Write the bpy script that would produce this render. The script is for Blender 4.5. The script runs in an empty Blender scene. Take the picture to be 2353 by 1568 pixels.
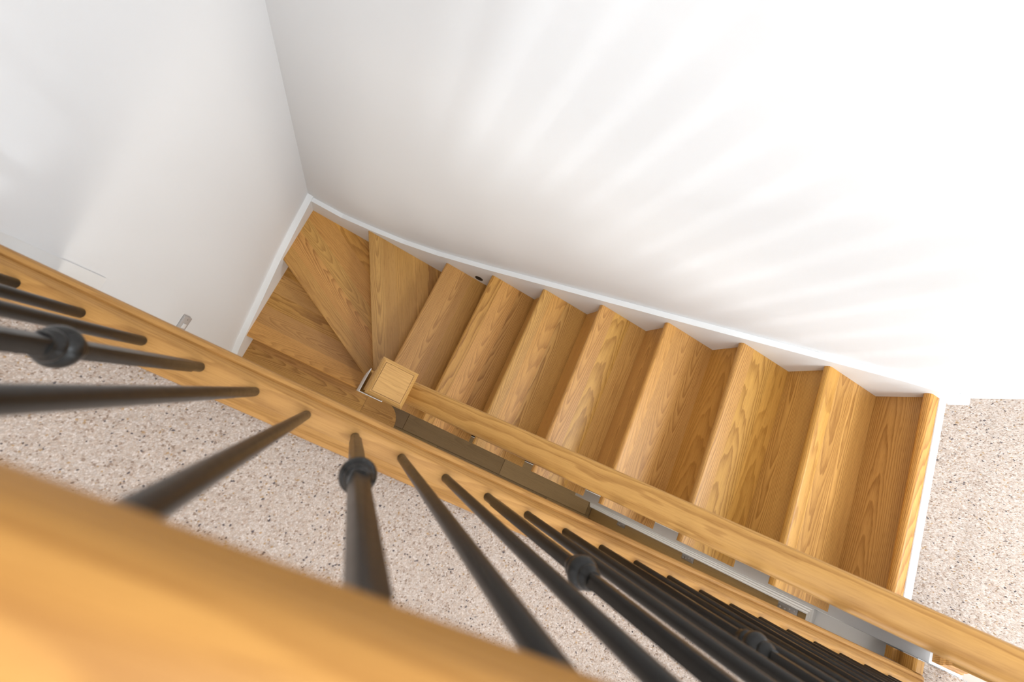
import bpy, bmesh, math, random
import numpy as np
from mathutils import Matrix, Vector

random.seed(7)
np.random.seed(7)
SC = bpy.context.scene
COL = SC.collection

# ------------------------------------------------------------------ camera
CAM_Z = 3.5446
# rows: image right, image down, view direction, in world axes
# (x = up the long flight, y = towards the stair wall, z = up)
R_CAM = ((0.8530437, 0.4182279, 0.3120926),
         (0.4708591, -0.8747030, -0.1148317),
         (0.2249625, 0.2449081, -0.9430864))
cam_data = bpy.data.cameras.new('camera')
cam = bpy.data.objects.new('camera', cam_data)
COL.objects.link(cam)
r, d, f = (Vector(v) for v in R_CAM)
cam.matrix_world = Matrix(((r.x, -d.x, -f.x, 0.0), (r.y, -d.y, -f.y, 0.0),
                           (r.z, -d.z, -f.z, CAM_Z), (0, 0, 0, 1)))
cam_data.sensor_width = 36.0
cam_data.lens = 36.0 * 992.1 / 2353.0
cam_data.shift_x = 40.58 / 2353.0
cam_data.shift_y = -11.24 / 2353.0
cam_data.clip_start = 0.01
cam_data.dof.use_dof = True
cam_data.dof.focus_distance = 1.75
cam_data.dof.aperture_fstop = 2.8
SC.camera = cam
SC.cycles.caustics_reflective = False
SC.cycles.caustics_refractive = False
SC.cycles.max_bounces = 6
SC.cycles.glossy_bounces = 2
SC.cycles.adaptive_threshold = 0.04

# ------------------------------------------------------------------ light
SC.view_settings.view_transform = 'Standard'
SC.view_settings.look = 'None'
SC.view_settings.gamma = 1.0
SC.view_settings.use_curve_mapping = False
SC.view_settings.exposure = 0.27
world = bpy.data.worlds.new('world')
SC.world = world
world.use_nodes = True
bg = world.node_tree.nodes['Background']
bg.inputs[0].default_value = (0.86, 0.93, 1.0, 1)
bg.inputs[1].default_value = 1.0


def area(name, loc, target, sx, sy, power, color):
    l = bpy.data.lights.new(name, 'AREA')
    l.shape = 'RECTANGLE'
    l.size, l.size_y = sx, sy
    l.energy = power
    l.color = color
    o = bpy.data.objects.new(name, l)
    COL.objects.link(o)
    dv = Vector(target) - Vector(loc)
    o.matrix_world = Matrix.Translation(loc) @ dv.to_track_quat('-Z', 'Z').to_matrix().to_4x4()
    return o


# daylight from a narrow window and a side window; fill lamps are added
area('window_light_narrow', (1.95, -3.2, 4.00), (1.95, 0.0, 4.00), 0.30, 1.5, 60, (0.90, 0.955, 1.0))
area('window_light_side', (3.55, -0.5, 3.65), (0.0, -0.2, 3.35), 2.2, 1.7, 40, (0.86, 0.94, 1.0))
area('fill_light_right', (2.75, 0.55, 4.92), (2.70, 0.55, 0.0), 0.9, 0.8, 44, (0.84, 0.93, 1.0))  # added fill from overhead, brightens the right carpet and wall
area('fill_light_back', (-0.22, -3.2, 3.70), (-0.25, 0.0, 3.30), 1.0, 2.0, 6, (0.95, 0.98, 1.0))  # added fill for the left wall and near carpet
area('fill_light_above', (0.30, -0.30, 4.92), (0.30, -0.30, 0.0), 0.8, 0.8, 28, (0.98, 0.985, 0.99))  # added soft fill, lifts the left wall and stair corner
area('fill_light_hall', (2.25, -1.9, 1.35), (-0.8, 0.2, 1.2), 1.3, 1.3, 58, (1.0, 0.94, 0.86))  # added fill for the lower stairwell, turned away from the door wall

# ------------------------------------------------------------------ materials


def new_mat(name):
    m = bpy.data.materials.new(name)
    m.use_nodes = True
    nt = m.node_tree
    return m, nt, nt.nodes, nt.links, nt.nodes['Principled BSDF']


def math_node(nt, op, a, b=None, c=None):
    n = nt.nodes.new('ShaderNodeMath')
    n.operation = op
    for i, v in enumerate((a, b, c)):
        if v is None:
            continue
        if isinstance(v, (int, float)):
            n.inputs[i].default_value = v
        else:
            nt.links.new(v, n.inputs[i])
    return n.outputs[0]


def oak(name, light, dark, rough=0.42, ring=0.006, ring_amt=0.55, vary=0.16, fibre=0.45, bump=0.12, tone_amt=0.4, wav=3.4, spec=0.4):
    m, nt, N, L, bsdf = new_mat(name)
    tc = N.new('ShaderNodeTexCoord')
    oi = N.new('ShaderNodeObjectInfo')
    sep = N.new('ShaderNodeSeparateXYZ')
    L.new(tc.outputs['Object'], sep.inputs[0])
    rnd = oi.outputs['Random']
    wn = N.new('ShaderNodeTexWhiteNoise')
    wn.noise_dimensions = '1D'
    L.new(rnd, wn.inputs['W'])
    wsep = N.new('ShaderNodeSeparateColor')
    L.new(wn.outputs['Color'], wsep.inputs[0])
    r1, r2, r3 = wsep.outputs[0], wsep.outputs[1], wsep.outputs[2]
    x = math_node(nt, 'ADD', sep.outputs[0], math_node(nt, 'MULTIPLY', r1, 17.0))
    y, z = sep.outputs[1], sep.outputs[2]

    def noise(kx, ky, kz, detail, seed_off=0.0, rough_=0.5):
        c = N.new('ShaderNodeCombineXYZ')
        L.new(math_node(nt, 'MULTIPLY', x, kx), c.inputs[0])
        L.new(math_node(nt, 'MULTIPLY_ADD', y, ky, seed_off), c.inputs[1])
        L.new(math_node(nt, 'MULTIPLY', z, kz), c.inputs[2])
        n = N.new('ShaderNodeTexNoise')
        n.inputs['Scale'].default_value = 1.0
        n.inputs['Detail'].default_value = detail
        n.inputs['Roughness'].default_value = rough_
        L.new(c.outputs[0], n.inputs['Vector'])
        return n.outputs['Fac']

    warp = noise(2.6, 14.0, 14.0, 2.0)
    warp2 = noise(9.0, 55.0, 55.0, 1.0, 3.7)
    # a growth-ring centre that runs slightly askew below the board
    oy = math_node(nt, 'MULTIPLY_ADD', r1, 0.11, -0.055)
    tilt = math_node(nt, 'MULTIPLY_ADD', r2, 0.10, -0.05)
    hh = math_node(nt, 'MULTIPLY_ADD', math_node(nt, 'POWER', r3, 2.5), 0.30, 0.028)
    zz = math_node(nt, 'ADD', z, math_node(nt, 'MULTIPLY_ADD', sep.outputs[0], tilt, hh))
    yy = math_node(nt, 'SUBTRACT', y, oy)
    rr = math_node(nt, 'SQRT', math_node(nt, 'ADD', math_node(nt, 'MULTIPLY', yy, yy), math_node(nt, 'MULTIPLY', zz, zz)))
    rr = math_node(nt, 'MULTIPLY_ADD', warp, ring * wav, rr)
    rr = math_node(nt, 'MULTIPLY_ADD', warp2, ring * 0.7, rr)
    ph = math_node(nt, 'FRACT', math_node(nt, 'DIVIDE', rr, ring))
    # slow rise and quick fall of each ring
    ringv = math_node(nt, 'POWER', ph, 2.2)
    ringv = math_node(nt, 'MULTIPLY', ringv, math_node(nt, 'SUBTRACT', 1.0, math_node(nt, 'POWER', ph, 14.0)))
    fib = noise(7.0, 420.0, 420.0, 2.0, 1.3)
    tone = noise(0.7, 16.0, 16.0, 1.0, 8.1)
    pore = noise(26.0, 1100.0, 1100.0, 1.0, 4.4)
    pmask = noise(3.0, 60.0, 60.0, 1.0, 6.2)
    v = math_node(nt, 'MULTIPLY', ringv, math_node(nt, 'MULTIPLY', math_node(nt, 'MULTIPLY_ADD', r1, 0.75, 0.45), ring_amt))
    v = math_node(nt, 'MULTIPLY_ADD', math_node(nt, 'SUBTRACT', fib, 0.42), fibre, v)
    v = math_node(nt, 'MULTIPLY_ADD', math_node(nt, 'SUBTRACT', tone, 0.5), tone_amt, v)
    pv = math_node(nt, 'MULTIPLY', math_node(nt, 'MAXIMUM', math_node(nt, 'SUBTRACT', pore, 0.56), 0.0), pmask)
    v = math_node(nt, 'MULTIPLY_ADD', pv, 4.0, v)
    v = math_node(nt, 'ADD', v, 0.12)
    ramp = N.new('ShaderNodeValToRGB')
    ramp.color_ramp.elements[0].position = 0.0
    ramp.color_ramp.elements[0].color = (*light, 1)
    ramp.color_ramp.elements[1].position = 1.0
    ramp.color_ramp.elements[1].color = (*dark, 1)
    L.new(v, ramp.inputs[0])
    hsv = N.new('ShaderNodeHueSaturation')
    L.new(math_node(nt, 'MULTIPLY_ADD', r2, 0.008, 0.496), hsv.inputs['Hue'])
    L.new(math_node(nt, 'MULTIPLY_ADD', r3, 0.06, 0.97), hsv.inputs['Saturation'])
    L.new(math_node(nt, 'MULTIPLY_ADD', rnd, 2 * vary, 1.0 - vary), hsv.inputs['Value'])
    L.new(ramp.outputs[0], hsv.inputs['Color'])
    L.new(hsv.outputs[0], bsdf.inputs['Base Color'])
    bsdf.inputs['Roughness'].default_value = rough
    bsdf.inputs['Specular IOR Level'].default_value = spec
    return m


def paint(name, color, rough=0.6, bump=0.04, scale=160.0):
    m, nt, N, L, bsdf = new_mat(name)
    tc = N.new('ShaderNodeTexCoord')
    n = N.new('ShaderNodeTexNoise')
    n.inputs['Scale'].default_value = scale
    n.inputs['Detail'].default_value = 0.0
    L.new(tc.outputs['Object'], n.inputs['Vector'])
    bsdf.inputs['Base Color'].default_value = (*color, 1)
    L.new(math_node(nt, 'MULTIPLY_ADD', n.outputs['Fac'], 0.1, rough - 0.05), bsdf.inputs['Roughness'])
    return m


def metal(name, color, rough=0.4, metallic=0.0, spec=0.5):
    m, nt, N, L, bsdf = new_mat(name)
    tc = N.new('ShaderNodeTexCoord')
    n = N.new('ShaderNodeTexNoise')
    n.inputs['Scale'].default_value = 90.0
    n.inputs['Detail'].default_value = 4.0
    L.new(tc.outputs['Object'], n.inputs['Vector'])
    mr = N.new('ShaderNodeMapRange')
    mr.inputs['To Min'].default_value = rough - 0.06
    mr.inputs['To Max'].default_value = rough + 0.08
    L.new(n.outputs['Fac'], mr.inputs['Value'])
    L.new(mr.outputs[0], bsdf.inputs['Roughness'])
    bsdf.inputs['Base Color'].default_value = (*color, 1)
    bsdf.inputs['Metallic'].default_value = metallic
    bsdf.inputs['Specular IOR Level'].default_value = spec
    return m


def carpet_mat(name):
    m, nt, N, L, bsdf = new_mat(name)
    at = N.new('ShaderNodeAttribute')
    at.attribute_name = 'tuft'
    L.new(at.outputs['Color'], bsdf.inputs['Base Color'])
    bsdf.inputs['Roughness'].default_value = 0.95
    bsdf.inputs['Specular IOR Level'].default_value = 0.1
    return m


OAK = oak('oak_tread', (0.63, 0.335, 0.085), (0.24, 0.09, 0.013), ring=0.0048, ring_amt=0.72, vary=0.14, fibre=0.6)
OAK_RAIL = oak('oak_rail', (0.47, 0.245, 0.062), (0.215, 0.086, 0.015), ring=0.0055, ring_amt=0.62, vary=0.04, rough=0.5, fibre=0.5, tone_amt=0.14, wav=2.2, spec=0.22)
OAK_STAIR_RAIL = oak('oak_stair_rail', (0.58, 0.315, 0.092), (0.27, 0.112, 0.022), ring=0.0062, ring_amt=0.7, vary=0.03, rough=0.46, fibre=0.5, tone_amt=0.18, wav=3.0, spec=0.25)
OAK_FLOOR = oak('oak_floorboard', (0.27, 0.18, 0.082), (0.13, 0.08, 0.032), vary=0.25, ring_amt=0.35)
OAK_DOOR = oak('oak_door', (0.40, 0.25, 0.10), (0.20, 0.11, 0.035), vary=0.1, ring_amt=0.35)
WALL = paint('white_wall_paint', (0.77, 0.77, 0.775), 0.75)
GLOSS = paint('white_satin_paint', (0.80, 0.80, 0.795), 0.38, 0.02)
CEIL = paint('ceiling_paint', (0.85, 0.85, 0.84), 0.8)
BLACK = metal('black_powder_coat', (0.010, 0.009, 0.008), 0.30, 0.0, 0.36)
STEEL = metal('satin_steel', (0.45, 0.45, 0.46), 0.35, 0.9)
GREYPLATE = metal('satin_plate', (0.50, 0.475, 0.46), 0.4, 0.0)
DARK = metal('hole_shade_paint', (0.02, 0.013, 0.008), 0.7)
CARPET = carpet_mat('flecked_wool_carpet')
BACKING = paint('carpet_backing', (0.42, 0.345, 0.29), 0.95)

# ------------------------------------------------------------------ helpers
WM = {}


def link(name, me, parent=None, M=None):
    o = bpy.data.objects.new(name, me)
    COL.objects.link(o)
    M = M or Matrix.Identity(4)
    if parent is not None:
        o.parent = parent
        o.matrix_local = WM[parent.name].inverted() @ M
    else:
        o.matrix_local = M
    WM[o.name] = M
    return o


def empty(name, loc, **props):
    o = link(name, None, None, Matrix.Translation(loc))
    o.empty_display_size = 0.1
    for k, v in props.items():
        o[k] = v
    return o


def props(o, **kw):
    for k, v in kw.items():
        o[k] = v
    return o


def frame(axis, up=(0, 0, 1), origin=(0, 0, 0)):
    """matrix whose local X is the grain direction, local Z near `up`"""
    a = Vector(axis).normalized()
    u = Vector(up)
    u = (u - a * u.dot(a))
    if u.length < 1e-6:
        u = Vector((0, 1, 0)) - a * a.y
    u.normalize()
    b = u.cross(a)
    M = Matrix(((a.x, b.x, u.x, origin[0]), (a.y, b.y, u.y, origin[1]), (a.z, b.z, u.z, origin[2]), (0, 0, 0, 1)))
    return M


def mesh_obj(name, bm, mat, parent=None, axis=(1, 0, 0), up=(0, 0, 1), smooth=False, origin=None, sharp=38):
    """bm in world coordinates -> an object whose local X runs along `axis`"""
    if origin is None:
        vs = [v.co for v in bm.verts]
        mn = Vector([min(v[i] for v in vs) for i in range(3)])
        mx = Vector([max(v[i] for v in vs) for i in range(3)])
        origin = (mn + mx) / 2
    M = frame(axis, up, origin)
    bm.transform(M.inverted())
    bmesh.ops.recalc_face_normals(bm, faces=bm.faces)
    me = bpy.data.meshes.new(name)
    bm.to_mesh(me)
    bm.free()
    me.materials.append(mat)
    if smooth:
        for p in me.polygons:
            p.use_smooth = True
        me.set_sharp_from_angle(angle=math.radians(sharp))
    return link(name, me, parent, M)


def prism_bm(poly, z0, z1):
    """vertical prism over a plan polygon"""
    bm = bmesh.new()
    b = [bm.verts.new((p[0], p[1], z0)) for p in poly]
    t = [bm.verts.new((p[0], p[1], z1)) for p in poly]
    n = len(poly)
    bm.faces.new(list(reversed(b)))
    bm.faces.new(t)
    for i in range(n):
        bm.faces.new((b[i], b[(i + 1) % n], t[(i + 1) % n], t[i]))
    return bm


def extrude_bm(section, p0, p1, close=True):
    """section: list of 3D points at p0; copied by p1-p0"""
    bm = bmesh.new()
    dv = Vector(p1) - Vector(p0)
    a = [bm.verts.new(Vector(s)) for s in section]
    b = [bm.verts.new(Vector(s) + dv) for s in section]
    n = len(section)
    bm.faces.new(list(reversed(a)))
    bm.faces.new(b)
    for i in range(n):
        bm.faces.new((a[i], a[(i + 1) % n], b[(i + 1) % n], b[i]))
    return bm


def box_bm(x0, x1, y0, y1, z0, z1, bevel=0.0, seg=2):
    bm = prism_bm([(x0, y0), (x1, y0), (x1, y1), (x0, y1)], z0, z1)
    if bevel:
        bmesh.ops.bevel(bm, geom=list(bm.edges), offset=bevel, segments=seg, affect='EDGES', profile=0.5)
    return bm


def lathe_bm(profile, seg=28, axis_xy=(0, 0)):
    """profile: (radius, z) from bottom to top"""
    bm = bmesh.new()
    rings = []
    for rad, z in profile:
        rings.append([bm.verts.new((axis_xy[0] + rad * math.cos(2 * math.pi * i / seg),
                                    axis_xy[1] + rad * math.sin(2 * math.pi * i / seg), z)) for i in range(seg)])
    for a, b in zip(rings, rings[1:]):
        for i in range(seg):
            bm.faces.new((a[i], a[(i + 1) % seg], b[(i + 1) % seg], b[i]))
    bm.faces.new(list(reversed(rings[0])))
    bm.faces.new(rings[-1])
    return bm


def clip(poly, n, c):
    """keep the part of poly with n.p <= c"""
    out = []
    for i, p in enumerate(poly):
        q = poly[(i + 1) % len(poly)]
        dp = n[0] * p[0] + n[1] * p[1] - c
        dq = n[0] * q[0] + n[1] * q[1] - c
        if dp <= 1e-9:
            out.append(p)
        if (dp < -1e-9 and dq > 1e-9) or (dp > 1e-9 and dq < -1e-9):
            t = dp / (dp - dq)
            out.append((p[0] + t * (q[0] - p[0]), p[1] + t * (q[1] - p[1])))
    return out


def box(name, x0, x1, y0, y1, z0, z1, mat, parent=None, axis=(1, 0, 0), bevel=0.0, up=(0, 0, 1)):
    return mesh_obj(name, box_bm(x0, x1, y0, y1, z0, z1, bevel), mat, parent, axis, up, smooth=bevel > 0)


def structure(o):
    o['kind'] = 'structure'
    return o


# ------------------------------------------------------------------ dimensions
RISE = 0.2072376
GOING = 0.252
LAND = 12 * RISE                 # landing floor
X1 = 0.13295                     # front edge of the first straight step above the turn
YW = 0.911                       # inner face of the wall string
YWALL = 0.940
XS = -0.7590                     # inner face of the left string
XWALL = -0.795
CEILZ = 4.95
OVER = 0.0357                     # tread edge beyond its riser
TH = 0.030



def zd(dd):
    return CAM_Z - dd


# ------------------------------------------------------------------ setting: walls, floors
structure(box('wall_back', XWALL - 0.12, 2.00, YWALL, YWALL + 0.12, -0.1, CEILZ, WALL))
SKL = 0.0195


def xwall(y):
    return XWALL + (YWALL - max(y, -1.2)) * SKL


structure(mesh_obj('wall_left', prism_bm([(XWALL - 0.14, YWALL), (XWALL - 0.14, -3.3), (xwall(-1.2), -3.3), (xwall(-1.2), -1.2), (XWALL, YWALL)], -0.1, CEILZ), WALL, None, (0, 1, 0)))
structure(box('wall_front', XWALL, 4.5, -3.4, -3.3, -0.1, CEILZ, WALL))
structure(box('light_block_stub', 0.30, 0.83, -1.15, -1.0, LAND - 0.003, CEILZ, WALL))  # added stub out of view, cuts off the narrow light at the left
structure(box('wall_right', 3.6, 3.7, -3.4, 2.3, -0.1, CEILZ, WALL))
structure(box('ceiling', XWALL - 0.12, 4.6, -3.4, 2.3, CEILZ, CEILZ + 0.1, CEIL))
# wall that turns away at the head of the stairs
AX, AY = 2.2583, 1.0965
AD = Vector((0.8836, 0.4683, 0)).normalized()
AN = Vector((-AD.y, AD.x, 0))


def angled(name, s0, s1, n0, n1, z0, z1, mat, parent=None):
    p = Vector((AX, AY, 0))
    pts = [p + AD * s + AN * n for s, n in ((s0, n0), (s1, n0), (s1, n1), (s0, n1))]
    return mesh_obj(name, prism_bm([(q.x, q.y) for q in pts], z0, z1), mat, parent, tuple(AD))


structure(angled('wall_angled', -0.335, 2.7, 0.0, 0.12, LAND - 0.3, CEILZ, WALL))
structure(mesh_obj('baseboard_angled', prism_bm([(1.955, 0.931), (2.107, 0.991), (2.1115, 1.0185), (1.955, 0.942)], LAND - 0.02, LAND + 0.055), GLOSS))
t1 = structure(angled('trim_1', -0.165, -0.045, -0.002, 0.012, LAND - 0.02, LAND + 2.1, GLOSS))
angled('bead', -0.030, -0.012, -0.004, 0.010, LAND - 0.02, LAND + 2.1, GLOSS, t1)

# hall floor: boards laid along the long flight
fl = structure(box('floor', XWALL, 2.50, -3.3, YWALL, -0.10, -0.012, OAK_FLOOR))
pw = 0.19
y = -0.113 - 8 * pw
row = 0
while y < YWALL - 0.01:
    y1 = min(y + pw, YWALL)
    xs = [XWALL]
    x = 0.495 if row == 8 else XWALL + (0.55 if row % 2 else 1.24) + random.uniform(-0.12, 0.2)
    while x < 2.32:
        xs.append(x)
        x += 0.9 if row == 8 else random.uniform(1.0, 1.6)
    xs.append(2.33)
    for a, b in zip(xs, xs[1:]):
        bm = box_bm(a + 0.0012, b - 0.0012, y + 0.0012, y1 - 0.0012, -0.012, 0.0, 0.0012, 1)
        mesh_obj('plank', bm, OAK_FLOOR, fl)
    y = y1
    row += 1

# hall wall with the oak door, under the landing
XD = 2.32
hw = structure(box('wall_hall', XD, XD + 0.12, 0.004, YWALL, 0, LAND - 0.05, WALL))
box('wall_above_door', XD, XD + 0.12, -0.86, 0.004, 1.96, LAND - 0.05, WALL, hw)
box('wall_beyond_door', XD, XD + 0.12, -3.3, -0.86, 0, LAND - 0.05, WALL, hw)
col = structure(box('wall_column', 2.1318, XD, 0.0042, 0.13, 0, LAND - 0.002, WALL, bevel=0.002))

# upper floor build-up (deck plus soffit) around the stairwell
YRW = -0.043                      # well side face under the base rail
deck = structure(box('floor_landing', XWALL, 4.5, -3.3, YRW - 0.02, LAND - 0.30, LAND - 0.008, CEIL))
box('deck_return', 2.085, 4.5, YRW - 0.02, 0.0035, LAND - 0.05, LAND - 0.008, CEIL, deck)
box('soffit_return', XD + 0.005, 4.5, YRW - 0.02, 2.2, LAND - 0.30, LAND - 0.05, CEIL, deck)
box('deck_head', 1.934, XD, 0.0465, YWALL, LAND - 0.22, LAND - 0.03, GLOSS, deck)
box('deck_head_top', 2.02, XD, 0.10, 1.10, LAND - 0.05, LAND - 0.008, CEIL, deck)
box('deck_side', XD, 4.5, 0.0035, 2.2, LAND - 0.05, LAND - 0.008, CEIL, deck)


def carpet(name, x0, x1, y0, y1, step, zbase, size, parent, keep=None):
    nx, ny = int((x1 - x0) / step), int((y1 - y0) / step)
    gx, gy = np.meshgrid(np.arange(nx), np.arange(ny))
    px = x0 + (gx + 0.5 + 0.5 * (gy % 2)) * step + np.random.uniform(-0.42, 0.42, gx.shape) * step
    py = y0 + (gy + 0.5) * step + np.random.uniform(-0.42, 0.42, gx.shape) * step
    px, py = px.ravel(), py.ravel()
    if keep is not None:
        k = keep(px, py)
        px, py = px[k], py[k]
    n = len(px)
    w = np.random.choice(7, n, p=[0.30, 0.27, 0.20, 0.15, 0.052, 0.014, 0.014])
    s = size * np.random.uniform(0.75, 1.25, n) * np.where(w >= 4, 1.12, 1.0)
    h = size * np.random.uniform(1.1, 2.5, n)
    a0 = np.random.uniform(0, 2 * math.pi, n)
    lx, ly = np.random.normal(0, 0.5, n) * s, np.random.normal(0, 0.5, n) * s
    V = np.zeros((n, 6, 3))
    st = np.random.uniform(0.9, 1.9, n)
    th = np.random.normal(0.75, 0.5, n)
    for i in range(5):
        a = a0 + i * 2 * math.pi / 5
        u, w_ = s * st * np.cos(a), s * np.sin(a)
        V[:, i, 0], V[:, i, 1], V[:, i, 2] = px + u * np.cos(th) - w_ * np.sin(th), py + u * np.sin(th) + w_ * np.cos(th), zbase
    V[:, 5, 0], V[:, 5, 1], V[:, 5, 2] = px + lx, py + ly, zbase + h
    tri = np.array([(i, (i + 1) % 5, 5) for i in range(5)])
    F = (tri[None] + 6 * np.arange(n)[:, None, None]).reshape(-1, 3)
    me = bpy.data.meshes.new(name)
    me.vertices.add(n * 6)
    me.vertices.foreach_set('co', V.ravel())
    me.loops.add(len(F) * 3)
    me.loops.foreach_set('vertex_index', F.ravel().astype(np.int32))
    me.polygons.add(len(F))
    me.polygons.foreach_set('loop_start', np.arange(0, len(F) * 3, 3, dtype=np.int32))
    me.polygons.foreach_set('loop_total', np.full(len(F), 3, dtype=np.int32))
    me.polygons.foreach_set('use_smooth', np.ones(len(F), dtype=bool))
    me.update(calc_edges=True)
    pal = np.array([(0.74, 0.63, 0.55), (0.68, 0.56, 0.47), (0.80, 0.70, 0.63), (0.62, 0.49, 0.40), (0.42, 0.31, 0.24), (0.17, 0.14, 0.14), (0.55, 0.37, 0.21)])
    c = np.ones((n, 4))
    c[:, :3] = np.array([0.68, 0.665, 0.655]) * pal[w] * np.random.uniform(0.88, 1.1, (n, 1))
    at = me.color_attributes.new('tuft', 'FLOAT_COLOR', 'POINT')
    at.data.foreach_set('color', np.repeat(c, 6, axis=0).ravel())
    me.materials.append(CARPET)
    o = link(name, me, parent)
    o['kind'] = 'stuff'
    return o


cb1 = structure(box('floor_carpet', XWALL, 4.5, -3.3, -0.132, LAND - 0.008, LAND - 0.003, BACKING))
carpet('carpet_pile', XWALL, 1.6, -0.46, -0.130, 0.0034, LAND - 0.004, 0.0024, cb1)
carpet('carpet_pile', 1.6, 3.5, -0.46, -0.130, 0.0050, LAND - 0.004, 0.0036, cb1)
carpet('carpet_pile', XWALL, 3.0, -0.85, -0.46, 0.0044, LAND - 0.004, 0.0031, cb1)
carpet('carpet_pile', XWALL, 3.5, -1.70, -0.85, 0.0072, LAND - 0.004, 0.0052, cb1)
carpet('carpet_pile', 2.084, 3.5, -0.130, 0.0025, 0.0050, LAND - 0.004, 0.0036, cb1)
cb2 = structure(mesh_obj('floor_carpet', prism_bm([(1.980, 0.05), (2.13, 0.05), (2.13, 0.132), (2.14, 0.132), (2.14, 0.005), (4.5, 0.005), (4.5, 2.2), (3.6, 1.80), (2.13, 1.02), (1.980, 0.945)], LAND - 0.008, LAND - 0.003), BACKING))
carpet('carpet_pile', 1.980, 3.5, 0.05, 1.7, 0.0052, LAND - 0.004, 0.0038, cb2,
       keep=lambda X, Y: Y < np.where(X < 2.11, 0.945 + (X - 1.98) * 0.36, 1.0955 + (X - 2.2583) * 0.53))

# white edging between the oak landing nosing and the carpet
structure(box('trim_2', 1.941, 1.980, 0.0465, 0.942, LAND - 0.03, LAND + 0.004, GLOSS, bevel=0.002))
# thin lining board on the left wall beside the floor edge
structure(mesh_obj('trim_3', prism_bm([(xwall(-0.9), -0.9), (xwall(-0.9) + 0.005, -0.9), (xwall(-0.0185) + 0.005, -0.0185), (xwall(-0.0185), -0.0185)], zd(1.546), LAND - 0.02), GLOSS, None, (0, 1, 0)))

# ------------------------------------------------------------------ staircase
stair = empty('staircase', (0.1, 0.4, 0), category='staircase',
              label='oak winder staircase with white strings, square newel post and sloping oak handrail')


def tread(poly, nose_a, nose_b, n, widths):
    """plan polygon; the line nose_a->nose_b is its front edge; glued from staves of the given widths"""
    z1 = n * RISE
    z0 = z1 - TH
    a, b = Vector(nose_a), Vector(nose_b)
    dv = (b - a).normalized()
    nv = Vector((-dv.y, dv.x))
    cen = Vector((sum(p[0] for p in poly) / len(poly), sum(p[1] for p in poly) / len(poly)))
    if (cen - a).dot(nv) < 0:
        nv = -nv
    c0 = a.dot(nv)
    cur = 0.0
    first = None
    depth = max(Vector(p).dot(nv) for p in poly) - c0
    i = 0
    while cur < depth - 1e-4:
        wdt = widths[i % len(widths)]
        if depth - cur - wdt < 0.03:
            wdt = depth - cur + 0.001
        pp = clip(poly, (nv.x, nv.y), c0 + cur + wdt)
        pp = clip(pp, (-nv.x, -nv.y), -(c0 + cur))
        if len(pp) >= 3:
            bm = prism_bm(pp, z0, z1)
            if i == 0:
                bm.edges.ensure_lookup_table()
                fr = [e for e in bm.edges if all(abs(v.co.xy.dot(nv) - c0) < 1e-4 for v in e.verts) and abs(e.verts[0].co.z - e.verts[1].co.z) < 1e-6]
                bmesh.ops.bevel(bm, geom=fr, offset=0.0125, segments=5, affect='EDGES', profile=0.5)
            o = mesh_obj('tread' if i == 0 else 'stave', bm, OAK, stair if i == 0 else first, (dv.x, dv.y, 0), smooth=True)
            if i == 0:
                first = o
        cur += wdt
        i += 1
    return first


def riser(p, q, n, thick=0.018):
    """board under tread n, its face along p->q (plan)"""
    p, q = Vector(p), Vector(q)
    dv = (q - p).normalized()
    nv = Vector((-dv.y, dv.x))
    pts = [p, q, q + nv * thick, p + nv * thick]
    return mesh_obj('riser', prism_bm([(v.x, v.y) for v in pts], (n - 1) * RISE, n * RISE - TH), OAK, stair, (dv.x, dv.y, 0), up=(0, 1, 0) if abs(dv.y) < .5 else (1, 0, 0))


YE = 0.0137      # tread ends overhang the open string
YSO = 0.0465     # outer face of the cut string
WSETS = [(0.070, 0.115, 0.10), (0.055, 0.13, 0.12), (0.085, 0.10, 0.11), (0.06, 0.09, 0.14)]
for k in range(0, 7):
    x0 = X1 + GOING * k
    x1 = X1 + GOING * (k + 1) + OVER
    ys = YE
    tread([(x0, ys), (x1, ys), (x1, YW), (x0, YW)], (x0, ys), (x0, YW), 5 + k, WSETS[(k * 3 + 1) % 4])
    riser((x0 + OVER, YW), (x0 + OVER, YSO), 5 + k)
xl = X1 + GOING * 7
tread([(xl, 0.042), (1.941, 0.042), (1.941, YW + 0.02), (xl, YW + 0.02)], (xl, 0.042), (xl, YW), 12, (0.07,))
riser((xl + OVER, YW), (xl + OVER, YSO), 12)

# winders
P4a, P4b = (-0.3757, YW), (0.053, 0.1675)
P3a, P3b = (XS, 0.5376), (0.0612, 0.0972)


def off(a, b, s):
    a, b = Vector(a), Vector(b)
    dv = (b - a).normalized()
    nv = Vector((-dv.y, dv.x)) * s
    return (a.x + nv.x, a.y + nv.y), (b.x + nv.x, b.y + nv.y)


xr = X1 + OVER
tread([P4a, P4b, (0.09, 0.110), (xr, 0.110), (xr, YW)], P4a, P4b, 4, (0.085, 0.07, 0.11, 0.09))
r4a, r4b = off(P4a, P4b, OVER)
riser((r4a[0] + 0.001, r4a[1]), r4b, 4)
tread([P3a, P3b, r4b, (-0.325, YW), (XS, YW)], P3a, P3b, 3, (0.09, 0.10, 0.085, 0.12))
r3a, r3b = off(P3a, P3b, OVER)
riser((XS, r3a[1] + 0.010), r3b, 3)
YA = 0.0164
tread([(XS, YA), (0.10, YA), r3b, (XS, 0.567)], (XS, YA), (0.10, YA), 2, (0.11, 0.12, 0.10, 0.13))
riser((XS, YA + OVER), (0.10, YA + OVER), 2)
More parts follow.
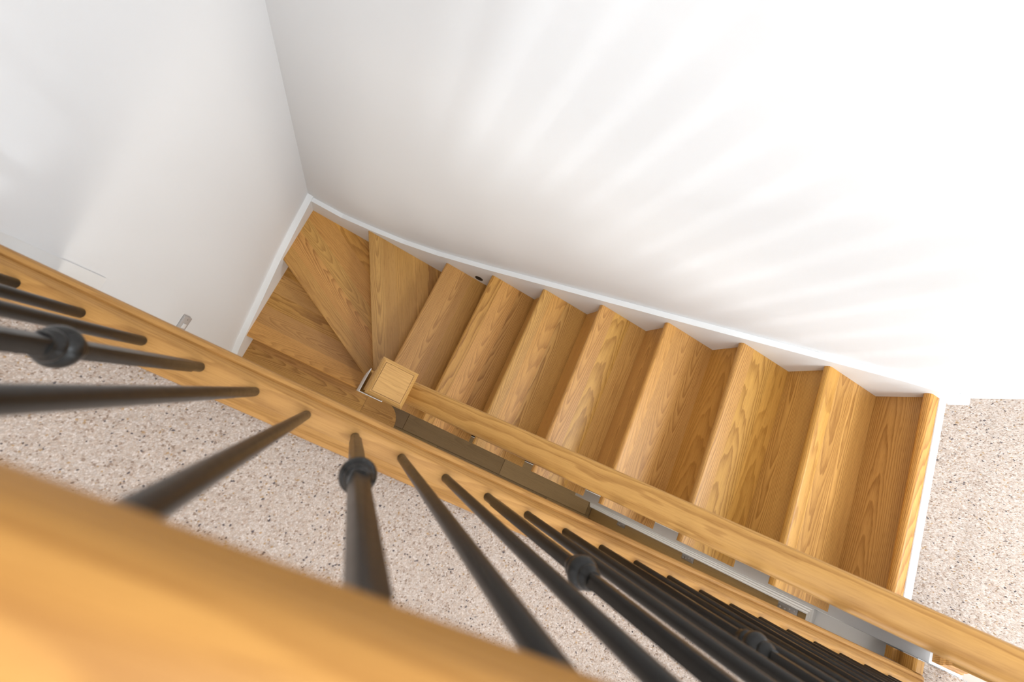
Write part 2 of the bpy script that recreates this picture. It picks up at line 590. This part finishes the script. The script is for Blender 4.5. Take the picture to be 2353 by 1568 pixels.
# curtail step: boards plus a half-round end block
BX, BY, BR = 0.2605, -0.115, 0.140
tread([(XS, BY - BR), (0.131, BY - BR), (0.131, YA + OVER + 0.002), (XS, YA + OVER + 0.002)], (XS, BY - BR), (0.131, BY - BR), 1, (0.10, 0.12, 0.11))
pts = [(0.132, BY - BR)] + [(BX + BR * math.sin(t), BY - BR * math.cos(t)) for t in [math.pi * i / 22 for i in range(23)]] + [(0.132, BY + BR)]
bm = prism_bm(pts, RISE - TH, RISE)
fr = [e for e in bm.edges if abs(e.verts[0].co.z - e.verts[1].co.z) < 1e-6 and not all(v.co.x < 0.133 for v in e.verts)]
bmesh.ops.bevel(bm, geom=fr, offset=0.011, segments=4, affect='EDGES', profile=0.5)
mesh_obj('curtail_end', bm, OAK, stair, (1, 0, 0), smooth=True)
pts = [(XS, BY - BR + 0.03)] + [(BX + (BR - .03) * math.sin(t), BY - (BR - .03) * math.cos(t)) for t in [math.pi * i / 22 for i in range(23)]] + [(XS, BY + BR - .03)]
mesh_obj('riser', prism_bm(pts, 0.0, RISE - TH), OAK, stair, (1, 0, 0), smooth=True)

# strings


def wall_string(name, pts_top, pts_bot, plane, o0, o1, parent=stair):
    """side board: outline in (along, z); plane 'y' -> lies in x/z, plane 'x' -> lies in y/z"""
    out = pts_top + list(reversed(pts_bot))
    bm = bmesh.new()
    A, B = [], []
    for (s, z) in out:
        if plane == 'y':
            A.append(bm.verts.new((s, o0, z)))
            B.append(bm.verts.new((s, o1, z)))
        else:
            A.append(bm.verts.new((o0, s, z)))
            B.append(bm.verts.new((o1, s, z)))
    bm.faces.new(A)
    bm.faces.new(list(reversed(B)))
    n = len(A)
    for i in range(n):
        bm.faces.new((A[i], B[i], B[(i + 1) % n], A[(i + 1) % n]))
    return mesh_obj(name, bm, GLOSS, parent, (1, 0, 0))


topx = [(XS - 0.032, zd(2.780)), (-0.56, zd(2.765)), (-0.364, zd(2.698)), (-0.15, zd(2.610)), (0.0515, zd(2.492)), (0.33, zd(2.285)), (1.2228, zd(1.563)), (1.62, zd(1.236)), (1.80, zd(1.090)), (1.8842, zd(1.033)), (1.97, zd(1.002)), (2.00, zd(0.998))]
botx = [(s, z - 0.36) for s, z in topx]
ws = wall_string('wall_string', topx, botx, 'y', YW, YWALL - 0.0005)
topy = [(YWALL - 0.001, zd(2.759)), (YW, zd(2.769)), (0.70, zd(2.825)), (0.546, zd(2.876)), (0.40, zd(2.940)), (0.264, zd(3.004)), (0.12, zd(3.065)), (0.017, zd(3.108)), (-0.075, zd(3.152)), (-0.16, zd(3.215)), (-0.27, zd(3.31))]
bm = bmesh.new()
tv, bv = [], []
for (yy, zz) in topy:
    x0_, x1_ = xwall(yy), xwall(yy) + 0.0355
    z0_ = max(0.0, zz - 0.40)
    tv.append((bm.verts.new((x0_, yy, zz)), bm.verts.new((x1_, yy, zz))))
    bv.append((bm.verts.new((x0_, yy, z0_)), bm.verts.new((x1_, yy, z0_))))
for i in range(len(topy) - 1):
    (a0, a1), (b0, b1), (c0_, c1_), (d0_, d1_) = tv[i], tv[i + 1], bv[i], bv[i + 1]
    bm.faces.new((a0, a1, b1, b0))
    bm.faces.new((c0_, d0_, d1_, c1_))
    bm.faces.new((a1, c1_, d1_, b1))
    bm.faces.new((a0, b0, d0_, c0_))
for k in (0, -1):
    bm.faces.new((tv[k][0], tv[k][1], bv[k][1], bv[k][0]))
mesh_obj('wall_string', bm, GLOSS, stair, (0, 1, 0), smooth=True)
# dark disc paints in the shade of a round hole in the wall string
bm = lathe_bm([(0.026, -0.0005), (0.026, 0.0006), (0.024, 0.0008)], 32)
bm.transform(Matrix.Translation((0.3458, YW, zd(2.4652))) @ Matrix.Rotation(math.radians(90), 4, 'X'))
props(mesh_obj('hole_shade_disc', bm, DARK, ws, (1, 0, 0), smooth=True), label='small dark disc painted as a shaded round hole in the white string')

# open cut string, sawtooth under the treads
top = []
for k in range(0, 7):
    z = (5 + k) * RISE - TH
    top.append((X1 + GOING * k + OVER, z))
    top.append((X1 + GOING * (k + 1) + OVER, z))
top.append((X1 + GOING * 7 + OVER, 12 * RISE - TH))
top.append((2.13, 12 * RISE - TH))
bot = [(X1 + OVER, 4 * RISE - 0.10), (X1 + OVER + GOING * 6.6, 4 * RISE - 0.10 + RISE * 6.6), (2.13, LAND - 0.22)]
wall_string('cut_string', top, bot, 'y', YSO, YSO + 0.030)

# newel at the turn
NX, NY = 0.0947, 0.0648
CZ = zd(1.282)


def square_stack(layers, cx, cy):
    """square lofted through (half width, z)"""
    bm = bmesh.new()
    rings = []
    for h, z in layers:
        rings.append([bm.verts.new((cx + sx * h, cy + sy * h, z)) for sx, sy in ((-1, -1), (1, -1), (1, 1), (-1, 1))])
    for a, b in zip(rings, rings[1:]):
        for i in range(4):
            bm.faces.new((a[i], a[(i + 1) % 4], b[(i + 1) % 4], b[i]))
    bm.faces.new(list(reversed(rings[0])))
    bm.faces.new(rings[-1])
    return bm


newel = mesh_obj('newel_post', square_stack([(0.045, zd(2.20)), (0.045, CZ - 0.05)], NX, NY), OAK_STAIR_RAIL, stair, (0, 0, 1), up=(1, 0, 0))
BH = 0.0605
mesh_obj('newel_base', square_stack([(BH - 0.004, 0.0), (BH - 0.004, zd(2.200)), (BH - 0.012, zd(2.192)), (0.0445, zd(2.175))], NX, NY), OAK, newel, (0, 0, 1), up=(1, 0, 0))
# thin white angle that covers the outer corner of the newel base
sz0, sz1 = RISE + 0.0, zd(2.167)
L0 = [(NX - BH, NY - BH), (NX + BH, NY - BH), (NX + BH, NY - BH + 0.008), (NX + BH - 0.0035, NY - BH + 0.008), (NX + BH - 0.0035, NY - BH + 0.0035), (NX - BH + 0.0035, NY - BH + 0.0035), (NX - BH + 0.0035, NY + BH), (NX - BH, NY + BH)]
props(mesh_obj('newel_sleeve', prism_bm(L0, sz0, sz1), GLOSS, newel, (0, 0, 1), up=(1, 0, 0)), label='thin white angle trim around the newel foot')
CW = 0.055
mesh_obj('newel_cap', square_stack([(0.047, CZ - 0.052), (0.047, CZ - 0.046), (0.058, CZ - 0.040), (0.0585, CZ - 0.030), (CW, CZ - 0.024), (CW, CZ - 0.010), (CW - 0.0075, CZ - 0.0022), (CW - 0.0095, CZ - 0.0022), (CW - 0.0097, CZ - 0.0055), (CW - 0.0110, CZ - 0.0055), (CW - 0.0112, CZ - 0.0002), (CW - 0.013, CZ)], NX, NY), OAK_STAIR_RAIL, newel, (1, 0, 0))

# sloping handrail
M_SL = RISE / GOING
D0 = 1.52
SKEW = -0.0087
HX0, HX1 = NX + 0.045, 2.17


def rail_section(w, h, up):
    """rounded handrail outline (u across, v down from the top)"""
    pts = []
    prof = [(-0.10, 0.000), (-0.24, 0.016), (-0.35, 0.055), (-0.43, 0.12), (-0.48, 0.21), (-0.50, 0.32), (-0.50, 0.55), (-0.47, 0.68), (-0.40, 0.76), (-0.36, 0.84), (-0.36, 1.0)]
    for u, v in prof:
        pts.append((u * w, -v * h))
    for u, v in reversed(prof):
        pts.append((-u * w, -v * h))
    return pts


def sweep(name, section, p0, p1, mat, parent, n=1):
    p0, p1 = Vector(p0), Vector(p1)
    a = (p1 - p0).normalized()
    up = Vector((0, 0, 1))
    up = (up - a * up.dot(a)).normalized()
    side = up.cross(a)
    sec = [p0 + side * u + up * v for u, v in section]
    return mesh_obj(name, extrude_bm(sec, p0, p1), mat, parent, tuple(a), smooth=True)


yc = 0.0700
sweep('handrail', rail_section(0.0745, 0.060, None), (HX0 - 0.03, yc + SKEW * HX0, zd(D0 - M_SL * (HX0 - 0.03))), (HX1, yc + SKEW * HX1, zd(D0 - M_SL * HX1)), OAK_STAIR_RAIL, stair)

# newel at the head of the flight
nt2 = mesh_obj('newel_post', square_stack([(0.045, LAND), (0.045, LAND + 1.28)], 2.206, 0.075), OAK_STAIR_RAIL, stair, (0, 0, 1), up=(1, 0, 0))
mesh_obj('newel_base', square_stack([(0.061, LAND - 0.002), (0.061, LAND + 0.018), (0.057, LAND + 0.026), (0.052, LAND + 0.028), (0.050, LAND + 0.036), (0.0455, LAND + 0.042)], 2.206, 0.075), OAK_STAIR_RAIL, nt2, (1, 0, 0))
mesh_obj('newel_cap', square_stack([(0.047, LAND + 1.27), (0.058, LAND + 1.28), (0.058, LAND + 1.295), (0.045, LAND + 1.31)], 2.206, 0.075), OAK_STAIR_RAIL, nt2, (1, 0, 0))

# ------------------------------------------------------------------ landing balustrade
bal = empty('landing_balustrade', (0.6, -0.08, LAND), category='balustrade',
            label='landing balustrade with black metal balusters between a thick oak handrail and oak base rail')
BXE = 2.036
ZR = zd(1.020)
base = [(-0.0500, LAND - 0.075), (-0.0500, LAND - 0.055), (-0.0470, LAND - 0.040), (-0.0425, LAND - 0.034), (-0.0402, LAND - 0.026), (-0.0396, LAND - 0.008), (-0.0412, LAND + 0.006), (-0.0455, LAND + 0.013), (-0.0520, LAND + 0.0160),
        (-0.0562, LAND + 0.0135), (-0.0580, LAND + 0.0190), (-0.0640, LAND + 0.0310), (-0.0690, ZR - 0.001), (-0.0710, ZR), (-0.1110, ZR), (-0.1190, LAND + 0.0350), (-0.1245, LAND + 0.0290), (-0.1295, LAND + 0.0200), (-0.1385, LAND + 0.0180), (-0.1400, LAND + 0.0140), (-0.1400, LAND - 0.010), (-0.1400, LAND - 0.075)]
mesh_obj('base_rail', extrude_bm([(XWALL, yy, zz) for yy, zz in base], (XWALL, 0, 0), (BXE + 0.052, 0, 0)), OAK_RAIL, bal, (1, 0, 0), smooth=True, sharp=17)
# oak nosing that closes the end of the stairwell
edge = [(x_ + 0.070, z_) for x_, z_ in [(1.975, LAND - 0.078), (1.975, LAND - 0.058), (1.985, LAND - 0.050), (1.985, LAND - 0.042), (1.976, LAND - 0.034), (1.968, LAND - 0.024), (1.966, LAND - 0.010), (1.969, LAND + 0.006), (1.976, LAND + 0.012), (2.012, LAND + 0.012), (2.014, LAND - 0.012), (2.014, LAND - 0.078)]]
mesh_obj('nosing_return', extrude_bm([(xx, -0.040, zz) for xx, zz in edge], (0, -0.040, 0), (0, 0.0000, 0)), OAK_RAIL, bal, (0, 1, 0), smooth=True)
YB = -0.0905
ZT = zd(0.173)
RB = 0.0098
# plain round bar
me_plain = mesh_obj('baluster', lathe_bm([(RB, ZR - 0.004), (RB, ZR + 0.2), (RB, ZT - 0.2), (RB, ZT)], 24, (0, 0)), BLACK, None, (1, 0, 0), smooth=True, origin=(0, 0, 0))
plain = me_plain.data
bpy.data.objects.remove(me_plain)
# feature bar: round ends, flattened square middle, a turned knob at half height


def feature_bm():
    bm = bmesh.new()
    seg = 24
    rings = []
    spec = [(ZR - 0.004, 0), (ZR + 0.045, 0), (ZR + 0.058, 1), (ZT - 0.060, 1), (ZT - 0.046, 0), (ZT, 0)]
    for z, sq in spec:
        ring = []
        for i in range(seg):
            t = 2 * math.pi * i / seg
            c, s = math.cos(t), math.sin(t)
            if sq:
                k = 0.0105 / max(abs(c), abs(s)) * 0.92
                k = min(k, 0.0128)
            else:
                k = RB
            ring.append(bm.verts.new((k * c, k * s, z)))
        rings.append(ring)
    for a, b in zip(rings, rings[1:]):
        for i in range(seg):
            bm.faces.new((a[i], a[(i + 1) % seg], b[(i + 1) % seg], b[i]))
    bm.faces.new(list(reversed(rings[0])))
    bm.faces.new(rings[-1])
    return bm


tmp = mesh_obj('baluster', feature_bm(), BLACK, None, (1, 0, 0), smooth=True, origin=(0, 0, 0))
feat = tmp.data
bpy.data.objects.remove(tmp)
KZ = zd(0.572)
prof = [(0.0125, KZ - 0.030), (0.0135, KZ - 0.024), (0.0165, KZ - 0.021), (0.0175, KZ - 0.016), (0.0160, KZ - 0.013), (0.0195, KZ - 0.010), (0.0225, KZ - 0.004), (0.0232, KZ), (0.0225, KZ + 0.004), (0.0195, KZ + 0.010), (0.0160, KZ + 0.013), (0.0175, KZ + 0.016), (0.0165, KZ + 0.021), (0.0135, KZ + 0.024), (0.0125, KZ + 0.030)]
tmp = mesh_obj('knob', lathe_bm(prof, 32), BLACK, None, (1, 0, 0), smooth=True, origin=(0, 0, 0))
knob = tmp.data
bpy.data.objects.remove(tmp)
for k in range(-1, 24):
    xb = -0.6251 + 0.11374 * k
    M = Matrix.Translation((xb, YB, 0))
    if k % 3 == 0:
        b = link('baluster', feat, bal, M)
        link('knob', knob, b, M)
    else:
        link('baluster', plain, bal, M)
sweep('handrail', rail_section(0.070, 0.060, None), (XWALL, -0.0905, zd(0.118)), (2.9, -0.0905, zd(0.118)), OAK_RAIL, bal)

# ------------------------------------------------------------------ hall door, hinges, architrave
door = empty('door_1', (XD, -0.42, 0), kind='structure')
DY0, DY1 = -0.80, -0.034
XL = XD + 0.012
box('door_stile', XL, XL + 0.044, DY1 - 0.085, DY1, 0.008, 1.940, OAK_DOOR, door, (0, 0, 1), 0.002, up=(1, 0, 0))
box('door_stile', XL, XL + 0.044, DY0, DY0 + 0.105, 0.008, 1.940, OAK_DOOR, door, (0, 0, 1), 0.002, up=(1, 0, 0))
for z0, z1 in ((0.008, 0.22), (0.95, 1.10), (1.83, 1.94)):
    box('door_rail', XL + 0.001, XL + 0.043, DY0 + 0.105, DY1 - 0.085, z0, z1, OAK_DOOR, door, (0, 1, 0), 0.002)
for z0, z1 in ((0.22, 0.95), (1.10, 1.83)):
    box('door_panel', XL + 0.014, XL + 0.030, DY0 + 0.105, DY1 - 0.085, z0, z1, OAK_DOOR, door, (0, 0, 1), up=(1, 0, 0))
# moulded architrave, mitred at the corner
arc = [(y_ - 0.0130, t_) for y_, t_ in [(0.0168, 0.000), (0.0168, 0.018), (0.0110, 0.021), (0.0060, 0.016), (0.0010, 0.018), (-0.0050, 0.012), (-0.0100, 0.013), (-0.0150, 0.006), (-0.0200, 0.006), (-0.0200, 0.000)]]
bm = bmesh.new()
A = [bm.verts.new((XD - t, yy, 0.0)) for yy, t in arc]
B = [bm.verts.new((XD - t, yy, 1.945 + (yy + 0.033))) for yy, t in arc]
for i in range(len(arc)):
    j = (i + 1) % len(arc)
    bm.faces.new((A[i], A[j], B[j], B[i]))
bm.faces.new(list(reversed(A)))
bm.faces.new(B)
mesh_obj('architrave', bm, GLOSS, door, (0, 0, 1), up=(1, 0, 0))
bm = bmesh.new()
A = [bm.verts.new((XD - t, yy, 1.945 + (yy + 0.033))) for yy, t in arc]
B = [bm.verts.new((XD - t, DY0 - (yy + 0.033), 1.945 + (yy + 0.033))) for yy, t in arc]
for i in range(len(arc)):
    j = (i + 1) % len(arc)
    bm.faces.new((A[i], A[j], B[j], B[i]))
bm.faces.new(list(reversed(A)))
bm.faces.new(B)
mesh_obj('architrave', bm, GLOSS, door, (0, 1, 0))
for zc in (zd(3.085), zd(2.367), zd(1.70)):
    h = box('hinge', XL - 0.003, XL, DY1 - 0.032, DY1 - 0.001, zc - 0.05, zc + 0.05, STEEL, door, (0, 0, 1), 0.001, up=(1, 0, 0))
    for dz in (-0.036, -0.012, 0.012, 0.036):
        bm = lathe_bm([(0.0042, 0.0), (0.0042, 0.001), (0.003, 0.0016)], 12)
        bm.transform(Matrix.Translation((XL - 0.003, DY1 - 0.017 + (0.004 if dz > 0 else -0.004), zc + dz)) @ Matrix.Rotation(math.radians(-90), 4, 'Y'))
        mesh_obj('screw', bm, GREYPLATE, h)

# ------------------------------------------------------------------ light switch on the left wall
XSW = xwall(-0.07)
sw = empty('light_switch', (XSW, -0.068, zd(2.230)), category='light switch',
           label='white single light switch on the wall below the oak base rail')
YS1 = -0.025
zs = zd(2.230)
box('switch_plate', XSW, XSW + 0.009, YS1 - 0.086, YS1, zs - 0.043, zs + 0.043, GREYPLATE, sw, (0, 0, 1), 0.002, up=(1, 0, 0))
bm = box_bm(XSW + 0.006, XSW + 0.0125, YS1 - 0.054, YS1 - 0.032, zs - 0.018, zs + 0.018, 0.0015)
mesh_obj('rocker', bm, GLOSS, sw, (0, 0, 1), up=(1, 0, 0), smooth=True)
for yy in (YS1 - 0.0125, YS1 - 0.0735):
    bm = lathe_bm([(0.003, 0.0), (0.003, 0.001), (0.002, 0.0014)], 14)
    bm.transform(Matrix.Translation((XSW + 0.009, yy, zs)) @ Matrix.Rotation(math.radians(90), 4, 'Y'))
    mesh_obj('screw', bm, STEEL, sw)
